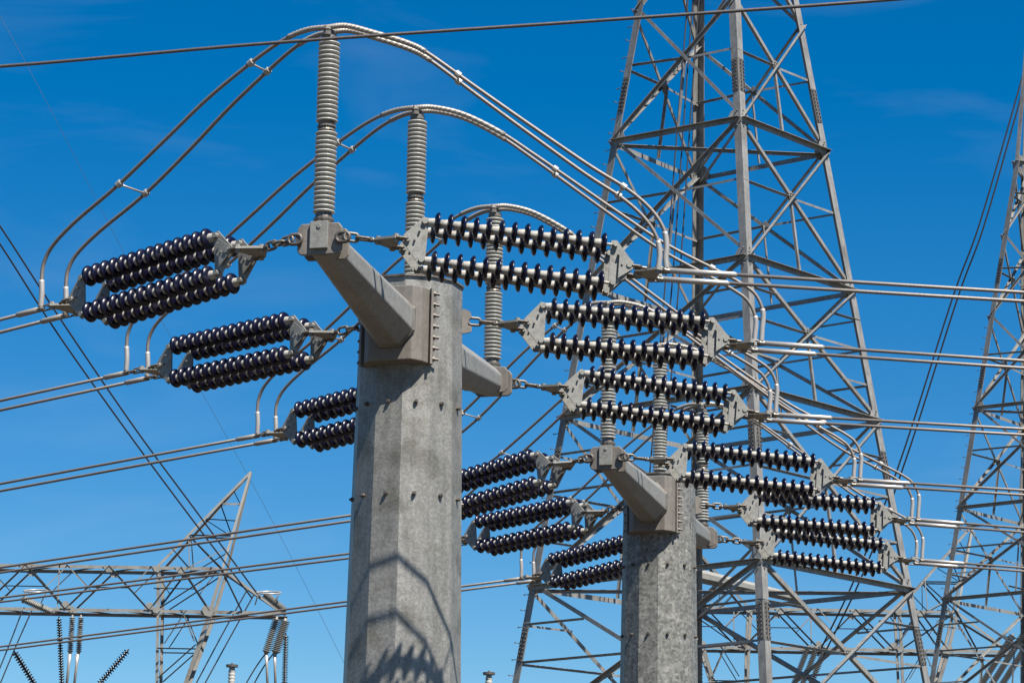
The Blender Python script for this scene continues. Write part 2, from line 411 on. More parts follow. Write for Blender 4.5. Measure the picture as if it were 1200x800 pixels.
tops['B1'] = post_insulator(seat(OB, nearB), HP, 'ribbed grey post insulator on the near arm tip of the smaller pole')
tops['B2'] = post_insulator(topB + V((0, 0, 0.10)), HP, 'ribbed grey post insulator standing on the flat top of the smaller pole')
tops['B3'] = post_insulator(seat(OB, farB), HP, 'ribbed grey post insulator on the far arm tip just right of the smaller pole')

# ------------------------------------------------------------------ quad insulator assemblies
PITCH_D = 0.160; ND = 14; SX0 = 0.99; SX1 = SX0 + ND * PITCH_D       # string start and end along the assembly
SY, SZ = 0.22, 0.245                                                 # half spacing of the four strings
X_AX, Y_AX, Z_AX = V((1, 0, 0)), V((0, 1, 0)), V((0, 0, 1))
def asm_meshes():
    D = {}
    d = MB(); d.lathe(V((0, 0, 0)), X_AX, [(-0.024, 0.058), (-0.020, 0.082), (-0.008, 0.106), (0.006, 0.120), (0.022, 0.1265), (0.034, 0.122), (0.033, 0.108), (0.022, 0.098), (0.032, 0.090), (0.030, 0.08), (0.030, 0.05)], 24)
    d.v = [V((p.x, p.y * 1.09, p.z * 1.09)) for p in d.v]
    D['disc'] = d.build('disc', M_NAVY, mesh_only=True)
    s = MB()
    for i in range(ND):
        x = i * PITCH_D + 0.075
        s.lathe(V((x, 0, 0)), X_AX, [(-0.112, 0.028), (-0.108, 0.044), (-0.098, 0.051), (-0.05, 0.056), (-0.02, 0.063), (-0.006, 0.066), (0.0, 0.05), (0.036, 0.048), (0.040, 0.030), (0.055, 0.024)], 16)
    s.tube([V((-0.07, 0, 0)), V((0.02, 0, 0))], 0.02, 8)
    s.tube([V((ND * PITCH_D - 0.05, 0, 0)), V((ND * PITCH_D + 0.05, 0, 0))], 0.02, 8)
    D['caps'] = s.build('insulator_string', M_CAP, mesh_only=True)
    # vertical plate: apex at x=0, string edge at x = +0.22
    p = MB(); pr = [(-0.02, 0.05), (0.20, SZ + 0.06), (0.27, SZ + 0.05), (0.27, SZ - 0.03), (0.27, -SZ + 0.03), (0.27, -SZ - 0.05), (0.20, -SZ - 0.06), (-0.02, -0.05)]
    p.prism([V((a, 0, b)) for a, b in pr], Y_AX * 0.022)
    p.prism([V((a, 0.05, b)) for a, b in [(-0.02, 0.045), (0.16, SZ * 0.75), (0.16, -SZ * 0.75), (-0.02, -0.045)]], Y_AX * 0.012)
    for a, b in ((0.03, 0), (0.22, SZ), (0.22, -SZ), (0.12, 0.0), (0.17, 0.12)):
        r = 0.035 if a != 0.12 and a != 0.17 else 0.014
        p.lathe(V((a, -0.05, b)), Y_AX, [(0, r), (0.12, r)], 8, False)
    D['vplate'] = p.build('strain_plate', M_PLATE, mesh_only=True)
    # horizontal yoke: apex at x=0, wide end at +0.24
    y = MB(); y.prism([V((a, b, 0)) for a, b in ((-0.03, 0.06), (0.20, SY + 0.06), (0.27, SY + 0.05), (0.27, -SY - 0.05), (0.20, -SY - 0.06), (-0.03, -0.06))], Z_AX * 0.03)
    for a, b in ((0.02, 0), (0.22, SY), (0.22, -SY)):
        y.lathe(V((a, b, -0.05)), Z_AX, [(0, 0.035), (0.10, 0.035)], 8, False)
    D['yoke'] = y.build('yoke_plate', M_PLATE, mesh_only=True)
    l = MB(); l.link(V((0, 0, 0)), X_AX, Z_AX, 0.18, 0.10, 0.021); D['link_v'] = l.build('chain_link', M_HARD, mesh_only=True)
    l = MB(); l.link(V((0, 0, 0)), X_AX, Y_AX, 0.18, 0.10, 0.021); D['link_h'] = l.build('chain_link', M_HARD, mesh_only=True)
    c = MB(); c.lathe(V((-0.03, 0, 0)), X_AX, [(0, 0.02), (0.0, 0.035), (0.06, 0.035), (0.06, 0.02), (0.14, 0.02)], 8, False)
    c.lathe(V((0.0, -0.045, 0)), Y_AX, [(0, 0.022), (0.09, 0.022)], 8, False)
    D['clevis'] = c.build('clevis', M_BOLT, mesh_only=True)
    return D
AM = asm_meshes()
LEN = 3.97
def assembly(P, Q, label, lead=0.0):
    """from the structure at P towards the clamp at Q; lead lengthens the chain"""
    ax = (Q - P).normalized(); Lg = (Q - P).length; side = V((-ax.y, ax.x, 0)).normalized(); up = ax.cross(side)
    mt = Matrix((ax, side, up)).transposed().to_4x4()
    t = thing('insulator_assembly', label, 'insulator assembly', P, 'four-string strain insulator assemblies', mt.to_euler())
    ex = Lg - LEN                                                    # difference taken up by the chains
    x0 = ex * 0.5
    def put(k, name, x, y=0, z=0, flip=False, par=t):
        o = link_mesh(name, AM[k], par, (x, y, z))
        if flip: o.rotation_euler = (0, 0, math.pi)
        return o
    nl = 2 + max(0, round(x0 / 0.15))
    for i in range(nl): put('link_v' if i % 2 == 0 else 'link_h', 'chain_link', 0.06 + i * (0.30 + x0) / nl)
    put('clevis', 'clevis', 0.30 + x0)
    put('yoke', 'yoke_plate', 0.37 + x0)
    X0 = x0
    for sy in (-SY, SY):
        put('link_h', 'chain_link', 0.655 + X0, sy)
        put('clevis', 'clevis', 0.60 + X0, sy)
        put('vplate', 'strain_plate', 0.70 + X0, sy)
        for sz in (-SZ, SZ):
            s = put('caps', 'insulator_string', SX0 + X0, sy, sz)
            for i in range(ND): link_mesh('disc', AM['disc'], s, (i * PITCH_D + 0.075, 0, 0)).rotation_euler = (random.uniform(0, 6.28), random.gauss(0, 0.013), random.gauss(0, 0.013))
        put('vplate', 'strain_plate', SX1 + 0.29 + X0, sy, 0, True)
        put('link_h', 'chain_link', SX1 + 0.33 + X0, sy)
        put('clevis', 'clevis', SX1 + 0.38 + X0, sy)
    put('yoke', 'yoke_plate', SX1 + 0.41 + X0, 0, 0)
    
    xe = SX1 + 0.64 + X0; n_e = max(1, round((Lg - 0.04 - xe) / 0.12))
    for sy in (-SY, SY):
        for i in range(n_e):
            f = (i + 0.5) / n_e; put('link_v' if i % 2 == 0 else 'link_h', 'chain_link', xe + (Lg - 0.02 - xe) * f, sy * 0.97).scale = (max(0.75, min(1.1, (Lg - xe) / n_e / 0.13)), 0.7, 0.7)
    for sy in (-SY, SY):
        c = MB(); c.lathe(V((Lg - 0.06, sy, 0)), X_AX, [(0, 0.02), (0.03, 0.04), (0.10, 0.04)], 8, False)
        c.build('dead_end_clamp', M_HARD, t)
    return side

def side_of(P, Q):
    ax = (Q - P).normalized(); return V((-ax.y, ax.x, 0)).normalized()

# attachment points, then the photographed position of each line end
def att(pole_o, tip, dr):
    d = (V((tip.x, tip.y, 0)) - pole_o).normalized(); s = V((-d.y, d.x, 0))
    e = 1 if s.dot(dr) > 0 else -1
    return tip + s * (e * 0.36) + d * 0.08
def lugpt(O, arm, r, d): return V((O.x, O.y, arm['lug_z'])) + d * (r + 0.12)
P = {}
P['A1L'] = att(OA, nearA, DIR_L); P['A1R'] = att(OA, nearA, DIR_R)
P['A2L'] = lugpt(OA, armA, rA, DIR_L); P['A2R'] = lugpt(OA, armA, rA, DIR_R)
P['A3L'] = att(OA, farA, DIR_L); P['A3R'] = att(OA, farA, DIR_R)
P['B1L'] = att(OB, nearB, DIR_L); P['B1R'] = att(OB, nearB, DIR_R)
P['B2L'] = lugpt(OB, armB, rB, DIR_L); P['B2R'] = lugpt(OB, armB, rB, DIR_R)
P['B3L'] = att(OB, farB, DIR_L); P['B3R'] = att(OB, farB, DIR_R)

QPX = {'A1L': (62, 366), 'A2L': (160, 440), 'A3L': (312, 513), 'A1R': (777, 322), 'A2R': (888, 406), 'A3R': (905, 489),
       'B1L': (470, 601), 'B2L': (527, 636), 'B3L': (618, 679), 'B1R': (1004, 565), 'B2R': (1072, 611), 'B3R': (1077, 658)}
Q = {}
for k in QPX:
    d2 = DIR_L if k[2] == 'L' else DIR_R
    q = at_vplane(QPX[k][0], QPX[k][1], P[k], d2)
    hl = V((q.x - P[k].x, q.y - P[k].y, 0)).length
    Q[k] = q

PHASE = {'A1': 'near arm of the large pole', 'A2': 'shaft of the large pole', 'A3': 'far arm of the large pole',
         'B1': 'near arm of the smaller pole', 'B2': 'shaft of the smaller pole', 'B3': 'far arm of the smaller pole'}
ASM_LABEL = {'A1L': 'four navy disc strings left of the large pole, topmost set on the left',
    'A2L': 'four navy disc strings running left from the large pole shaft, second from the top left',
    'A3L': 'four navy disc strings half hidden behind the left edge of the large pole',
    'A1R': 'four pale capped disc strings running right from the near arm of the large pole',
    'A2R': 'four pale capped disc strings running right from the lug on the large pole',
    'A3R': 'four pale capped disc strings running right from the far arm of the large pole',
    'B1L': 'four navy disc strings running left from the near arm of the smaller pole',
    'B2L': 'four navy disc strings running left from the smaller pole shaft, under the near arm set',
    'B3L': 'four navy disc strings running left from behind the smaller pole, lowest on that side',
    'B1R': 'four disc strings running right from the near arm of the smaller pole',
    'B2R': 'four disc strings running right from the lug on the smaller pole',
    'B3R': 'four disc strings running right from the far arm of the smaller pole, lowest'}
END_PX = {'A1L': (0, 382), 'A2L': (0, 475), 'A3L': (0, 571), 'B1L': (0, 668), 'B2L': (0, 703), 'B3L': (0, 760),
          'A1R': (1200, 348), 'A2R': (1200, 427), 'A3R': (1200, 506), 'B1R': (1200, 577), 'B2R': (1200, 621), 'B3R': (1200, 667)}
ORD = {'A1': 'highest', 'A2': 'second highest', 'A3': 'third highest', 'B1': 'fourth highest', 'B2': 'fifth highest', 'B3': 'lowest'}
SIDE = {}
for k in P:
    if k == 'B1L':                                          # its line end is out of sight behind the large pole
        q = Q[k]; hd = DIR_L; Q[k] = P[k] + hd * 3.75 + V((0, 0, -0.55))
    SIDE[k] = assembly(P[k], Q[k], ASM_LABEL[k])
    # twin line conductors
    d2 = DIR_L if k[2] == 'L' else DIR_R
    e = at_vplane(END_PX[k][0], END_PX[k][1], Q[k], d2)
    dv = (e - Q[k]).normalized(); far = Q[k] + dv * 160
    left = k[2] == 'L'
    t = thing('twin_conductor', '%s pair of grey line wires running out of the picture on the %s' % (ORD[k[:2]], 'left' if left else 'right'),
              'power line', Q[k], 'twin line conductors')
    for sgn in (-1, 1):
        o = SIDE[k] * (sgn * SY)
        pts = [o + dv * (160 * (i / 12) ** 1.5) + V((0, 0, 1.2 * ((i / 12) ** 3) - 0.0 * i)) for i in range(13)]
        c = MB(); c.tube([o + dv * 0.05] + pts[1:], 0.0245, 8)
        wire = c.build('conductor', M_WIRE, t)
        sl = MB(); Ls = 0.42 if left else 0.86
        sl.tube([o - dv * 0.0, o + dv * Ls, o + dv * (Ls + 0.03)], 0.038, 12, [0.038, 0.038, 0.027])
        sl.build('sleeve', M_SLEEVE if not left else M_ROD, wire)

# ------------------------------------------------------------------ jumper loops over the post insulators
def profile(pts_px, A, B):
    d2 = V((B.x - A.x, B.y - A.y, 0)); n2 = d2.length; d2.normalize(); out = []
    for x, y in pts_px:
        p = at_vplane(x, y, A, d2)
        out.append(((p - A).dot(d2) / n2, (p.z - A.z)))
    return out
PX = {
    'A1L': [(49, 345), (49, 325), (52, 308), (63, 289), (91, 262), (145, 219), (200, 168), (250, 120), (300, 78), (335, 52), (362, 39)],
    'A1R': [(408, 33), (440, 41), (480, 53), (505, 66), (560, 105), (620, 147), (690, 195), (735, 223), (762, 246), (777, 268), (781, 288), (780, 304)],
    'A2R': [(510, 128), (545, 136), (588, 157), (626, 182), (668, 211), (720, 247), (780, 287), (840, 318), (868, 333), (885, 346), (894, 366), (893, 388)]}
OFF = {}
def jumper(ph):
    T = tops[ph]; pts = {}
    QL, QR = Q[ph + 'L'], Q[ph + 'R']
    sL = SIDE[ph + 'L']; sR = SIDE[ph + 'R']
    if sL.y < 0: sL = -sL
    if sR.y < 0: sR = -sR
    t = thing('jumper_loop', 'twin jumper loop arching over the post insulator on the %s' % PHASE[ph].replace('shaft', 'top'), 'jumper cable', T, 'arching jumper loops')
    dT = (QR - QL); dT.z = 0; dT.normalize(); sT = V((-dT.y, dT.x, 0))
    for sgn in (-1, 1):
        A = QL + sL * (sgn * SY) + V((0, 0, 0.02)); Bq = QR + sR * (sgn * SY) + V((0, 0, 0.02)); Tt = T + sT * (0.09 * sgn)
        key = 'A1' if ph == 'A1' else 'A2'
        profL = PROF['A1L']; profR = PROF[key + 'R']
        path = [A]
        def sidew(u, s_end):                                  # lateral offset eases from the clamp spacing to the post top spacing
            return s_end
        hL = V((Tt.x - A.x, Tt.y - A.y, 0))
        for u, zf in profL:
            bulge = math.sin(min(1, max(0, u)) * math.pi) * 0.22 * 0.5
            p = A + hL * u; p.z = A.z + (Tt.z - A.z) * zf
            path.append(p + sL * (sgn * 0.12 * min(1, max(0, (u))) * (1 - max(0, u)) * 3))
        nT = len(path); path.append(Tt)
        hR = V((Bq.x - Tt.x, Bq.y - Tt.y, 0))
        for u, zf in profR:
            p = Tt + hR * u; p.z = Tt.z + (Bq.z - Tt.z) * zf
            path.append(p)
        path.append(Bq)
        path = [p - T for p in path]
        sm = cr_spline(path, 8)
        pts[sgn] = (sm, nT * 8)
        c = MB(); c.tube(sm, 0.026, 8); w_ = c.build('conductor', M_WIRE, t)
        # spiral armour rods over the post top
        cum = [0]
        for i in range(1, len(sm)): cum.append(cum[-1] + (sm[i] - sm[i - 1]).length)
        c0 = cum[nT * 8]
        def seg(a, b): return [sm[i] for i in range(len(sm)) if a <= cum[i] <= b]
        r1 = MB(); sg = seg(c0 - 0.62, c0 + 1.35); r1.tube(sg, 0.034, 10)
        # raised spiral strands
        for phs in range(4):
            hp = []
            N_ = len(sg) * 3
            for i in range(N_):
                f = i / (N_ - 1) * (len(sg) - 1); a = int(min(f, len(sg) - 2)); q = sg[a].lerp(sg[a + 1], f - a)
                dd = (sg[a + 1] - sg[a]).normalized(); s_, u_ = frame(dd); th = i * 0.42 + phs * math.pi / 2
                hp.append(q + s_ * (math.cos(th) * 0.032) + u_ * (math.sin(th) * 0.032))
            r1.tube(hp, 0.0055, 5)
        r1.build('armour_rod', M_ROD, w_)
        s1 = MB(); s1.tube(seg(-1, 0.40), 0.037, 12); s1.build('sleeve', M_SLEEVE, w_)
        s2 = MB(); s2.tube(seg(cum[-1] - 0.48, cum[-1] + 1), 0.037, 12); s2.build('sleeve', M_SLEEVE, w_)
        cl = MB(); cl.lathe(sm[nT * 8] - V((0, 0, 0.10)), V((0, 0, 1)), [(0, 0.05), (0.05, 0.05), (0.07, 0.06), (0.12, 0.045)], 10, False)
        cl.build('post_clamp', M_HARD, t)
    n = len(pts[1][0])
    nTi = pts[1][1]
    for fr in (0.50, 0.76):
        i = int(nTi * fr); spacer(t, pts[-1][0][i], pts[1][0][i], pts[1][0][i + 1] - pts[1][0][i])
    for fr in (0.36, 0.60):
        i = nTi + int((n - nTi) * fr); spacer(t, pts[-1][0][i], pts[1][0][i], pts[1][0][i + 1] - pts[1][0][i])
def spacer(t, a, b, d):
    d = d.normalized(); s = MB(); s.tube([a, b], 0.014, 8)
    for q in (a, b): s.lathe(q - d * 0.03, d, [(0, 0.03), (0, 0.046), (0.07, 0.046), (0.07, 0.03)], 12, False)
    s.build('spacer', M_SLEEVE, t)
PROF = {}
for k in ('A1L', 'A1R', 'A2R'):
    ph = k[:2]; T = tops[ph]; q = Q[k]; s_ = SIDE[k] if SIDE[k].y > 0 else -SIDE[k]
    if k[2] == 'L':
        A_ = q - s_ * SY; pr = profile(PX[k], A_, T); PROF[k] = [(u, z / (T.z - A_.z)) for u, z in pr]
    else:
        B_ = q - s_ * SY; pr = profile(PX[k], T, B_); PROF[k] = [(u, z / (B_.z - T.z)) for u, z in pr]

for ph in ('A1', 'A2', 'A3', 'B1', 'B2', 'B3'): jumper(ph)

# ------------------------------------------------------------------ lattice tower
def lattice_tower():
    Yt = 70.0
    za = at_y(843, 171, Yt).z; zd = at_y(845, 685, Yt).z
    a = [at_z(*p, za) for p in ((717, 165), (868, 137), (970, 177), (818, 207))]      # left, near, right, back
    d = [at_z(*p, zd) for p in ((621, 687), (892, 655), (1069, 690), (816, 716))]
    cen = V((sum(p.x for p in a) / 4, sum(p.y for p in a) / 4, 0))
    def corner(i, z):
        f = (z - za) / (zd - za); p = a[i].lerp(d[i], f); return V((p.x, p.y, z)) - cen
    def z_at_px(py):
        lo, hi = 0.0, 60.0
        for _ in range(40):
            mid = (lo + hi) / 2
            if proj(corner(2, mid) + cen)[1] > py: lo = mid
            else: hi = mid
        return lo
    lv = [0.0, 3.3, z_at_px(885), z_at_px(689), z_at_px(492), z_at_px(340), z_at_px(177), z_at_px(30), z_at_px(-100), z_at_px(-215)]

    t = thing('lattice_tower', 'tall four-legged lattice tower rising behind the smaller pole, cut off by the picture top', 'lattice tower', cen, 'steel lattice towers')
    ztop = lv[-1]
    faces = [(0, 1), (1, 2), (2, 3), (3, 0)]
    cz = V((0, 0, 1))
    for i in range(4):
        m_ = MB(); p0, p1 = corner(i, 0), corner(i, ztop)
        na = corner((i + 1) % 4, 10) - corner(i, 10); nb = corner((i + 3) % 4, 10) - corner(i, 10)
        m_.angle(p0, p1, 0.225, 0.02, na, nb); m_.build('leg', M_TOWER, t)
        ax = (p1 - p0).normalized()
        for zz in (lv[6] + 1.25, lv[3] - 1.5, lv[4] - 1.3, lv[7] + 1.8):
            c = corner(i, zz); pl = MB(); na_ = na.normalized(); nb_ = nb.normalized()
            L2 = 0.95
            for q, o_ in ((na_, nb_), (nb_, na_)):
                q = (q - ax * q.dot(ax)).normalized(); o2 = (o_ - ax * o_.dot(ax)); o2 = (o2 - q * q.dot(o2)).normalized()
                pl.prism([c + ax * u + q * v_ for u, v_ in ((-L2 / 2, 0.02), (L2 / 2, 0.02), (L2 / 2, 0.215), (-L2 / 2, 0.215))], o2 * -0.024 if False else o2 * 0.022)
                for r_ in range(9):
                    for cc in (0.07, 0.18):
                        pl.lathe(c + ax * (-0.42 + r_ * 0.105) + q * (cc + (0.0 if r_ % 2 else 0.01)) - o2 * 0.05, o2, [(0, 0.019), (0.05, 0.019)], 6, False)
            pl.build('splice_plate', M_TOWER_DK, t)
    for (i, j) in faces:
        for k in range(1, len(lv)):
            z0, z1 = lv[k - 1], lv[k]
            A0, B0, A1, B1 = corner(i, z0), corner(j, z0), corner(i, z1), corner(j, z1)
            hdir = (B0 - A0).normalized(); inw = (-(A0 + B0 + A1 + B1) / 4); inw.z = 0; inw = (inw - hdir * inw.dot(hdir)).normalized()
            belt = k not in (7, 8)
            if belt:
                m_ = MB(); m_.angle(A1 - inw * 0.02, B1 - inw * 0.02, 0.13, 0.012, -inw, V((0, 0, -1))); m_.build('belt_strut', M_TOWER, t)
            # crossing braces
            wv = 0.09 if k >= 4 else 0.11
            m_ = MB(); m_.angle(A0 - inw * 0.015, B1 - inw * 0.015, wv, 0.012, (B1 - A0).cross(inw) * (-1 if (B1 - A0).cross(inw).z > 0 else 1), -inw); m_.build('diagonal_brace', M_TOWER, t)
            m_ = MB(); m_.angle(B0 + inw * 0.06, A1 + inw * 0.06, wv, 0.012, (A1 - B0).cross(inw) * (1 if (A1 - B0).cross(inw).z > 0 else -1), inw); m_.build('diagonal_brace', M_TOWER, t)
            # the crossing point
            w0, w1 = (B0 - A0).length, (B1 - A1).length; f = w0 / (w0 + w1)
            X = A0.lerp(B1, f)
            g_ = MB(); g_.prism([X + inw * 0.045 + hdir * a_ + cz * b_ for a_, b_ in ((-0.13, 0), (0, 0.15), (0.13, 0), (0, -0.15))], inw * 0.012)
            for a_, b_ in ((0, 0), (0.05, 0.06), (-0.05, -0.06), (0.05, -0.06), (-0.05, 0.06)): g_.lathe(X - inw * 0.035 + hdir * a_ + cz * b_, inw, [(0, 0.02), (0.08, 0.02)], 6, False)
            g_.build('gusset_plate', M_TOWER, t)
            for e in (i, j):
                Ce = corner(e, X.z)
                m_ = MB(); m_.angle(Ce + inw * 0.05, X + inw * 0.08, 0.06, 0.008, -inw if e == i else inw, V((0, 0, -1))); m_.build('redundant_brace', M_TOWER, t)
                for zc, sg in ((z0, -1), (z1, 1)):
                    ce = corner(e, zc); o_ = (corner(j if e == i else i, zc) - ce).normalized(); ax = (A1 - A0 if e == i else B1 - B0).normalized()
                    if sg < 0: continue
                    if not belt: continue
                    g_ = MB(); g_.prism([ce + o_ * a_ + ax * b_ + inw * 0.02 for a_, b_ in ((0.02, -0.32), (0.28, -0.22), (0.42, 0), (0.28, 0.22), (0.02, 0.32))], inw * 0.012)
                    for a_, b_ in ((0.08, 0), (0.17, 0.03), (0.26, -0.02), (0.16, 0.15), (0.1, 0.22), (0.16, -0.15), (0.1, -0.22)): g_.lathe(ce + o_ * a_ + ax * b_ - inw * 0.04, inw, [(0, 0.02), (0.08, 0.02)], 6, False)
                    g_.build('gusset_plate', M_TOWER, t)
            if k <= 5:                                        # quarter-height struts in the tall lower panels
                for (C0, C1, fz) in ((A0, A1, 0.5), (B0, B1, 0.5)):
                    D0 = C0.lerp(X, 0.5); zq = D0.z; e = i if C0 is A0 else j; Ce = corner(e, zq)
                    m_ = MB(); m_.angle(Ce + inw * 0.04, D0 + inw * 0.07, 0.055, 0.007, inw, V((0, 0, -1))); m_.build('redundant_brace', M_TOWER, t)
                    D1 = C1.lerp(X, 0.5); Cf = corner(e, D1.z)
                    m_ = MB(); m_.angle(Cf + inw * 0.04, D1 + inw * 0.07, 0.055, 0.007, -inw, V((0, 0, -1))); m_.build('redundant_brace', M_TOWER, t)
            if k in (4, 5, 6, 7):
                mid = A0.lerp(B0, 0.5)
                m_ = MB(); m_.angle(V(X) + inw * 0.07, mid + inw * 0.07, 0.07, 0.008, hdir, inw); m_.build('redundant_brace', M_TOWER, t)
    # plan bracing at two belts
    for k in (3, 6):
        for (i, j) in ((0, 2), (1, 3)):
            m_ = MB(); m_.angle(corner(i, lv[k]) - cz * 0.1, corner(j, lv[k]) - cz * (0.1 if i == 0 else 0.18), 0.09, 0.01, V((0, 0, -1)), (corner(j, 5) - corner(i, 5)).cross(cz)); m_.build('plan_brace', M_TOWER, t)
    # step bolts up the left leg
    z = 2.5
    p_out = corner(0, 10); nrm = V((-p_out.y, p_out.x, 0)).normalized()
    q = 0
    while z < lv[7]:
        c = corner(0, z); o_ = (corner(1, 10) - corner(0, 10)).normalized() * -1 if q % 2 else (corner(3, 10) - corner(0, 10)).normalized() * -1
        b = MB(); b.tube([c, c + o_ * 0.15], 0.011, 6); b.lathe(c + o_ * 0.15, o_, [(0, 0.02), (0.02, 0.02)], 6, False); b.build('step_bolt', M_TOWER_DK, t)
        z += 0.42; q += 1
    # concrete footings
    for i in range(4):
        f = MB(); c = corner(i, 0); f.lathe(V((c.x, c.y, -0.3)), cz, [(0, 0.5), (0.65, 0.5)], 16, False); f.build('footing', M_CAP, t)
    # cross-arms and peak above the picture
    za_, zt_ = ztop, ztop + 7
    apex = V((0, 0, zt_ + 2))
    for i in range(4):
        m_ = MB(); m_.angle(corner(i, ztop), apex + (corner(i, ztop) - V((0, 0, ztop))) * 0.1, 0.18, 0.018, (corner((i + 1) % 4, 10) - corner(i, 10)), (corner((i + 3) % 4, 10) - corner(i, 10))); m_.build('peak_leg', M_TOWER, t)
    return t, cen, a
T1, cenT, aT = lattice_tower()
def copy_tree(o, parent=None):
    c = o.copy(); COL.objects.link(c); c.parent = parent
    for ch in [x for x in bpy.data.objects if x.parent == o]: copy_tree(ch, c)
    return c
D2 = 104.0
T2 = copy_tree(T1); T2['label'] = 'second lattice tower, partly seen at the right edge behind the line wires'
T2.location = (0, D2, 0)
la = aT[0] - cenT; pl = V((0, D2, 0)) + la
tgt = at_y(1142, 477, D2 + la.y)
T2.location.x = tgt.x - la.x

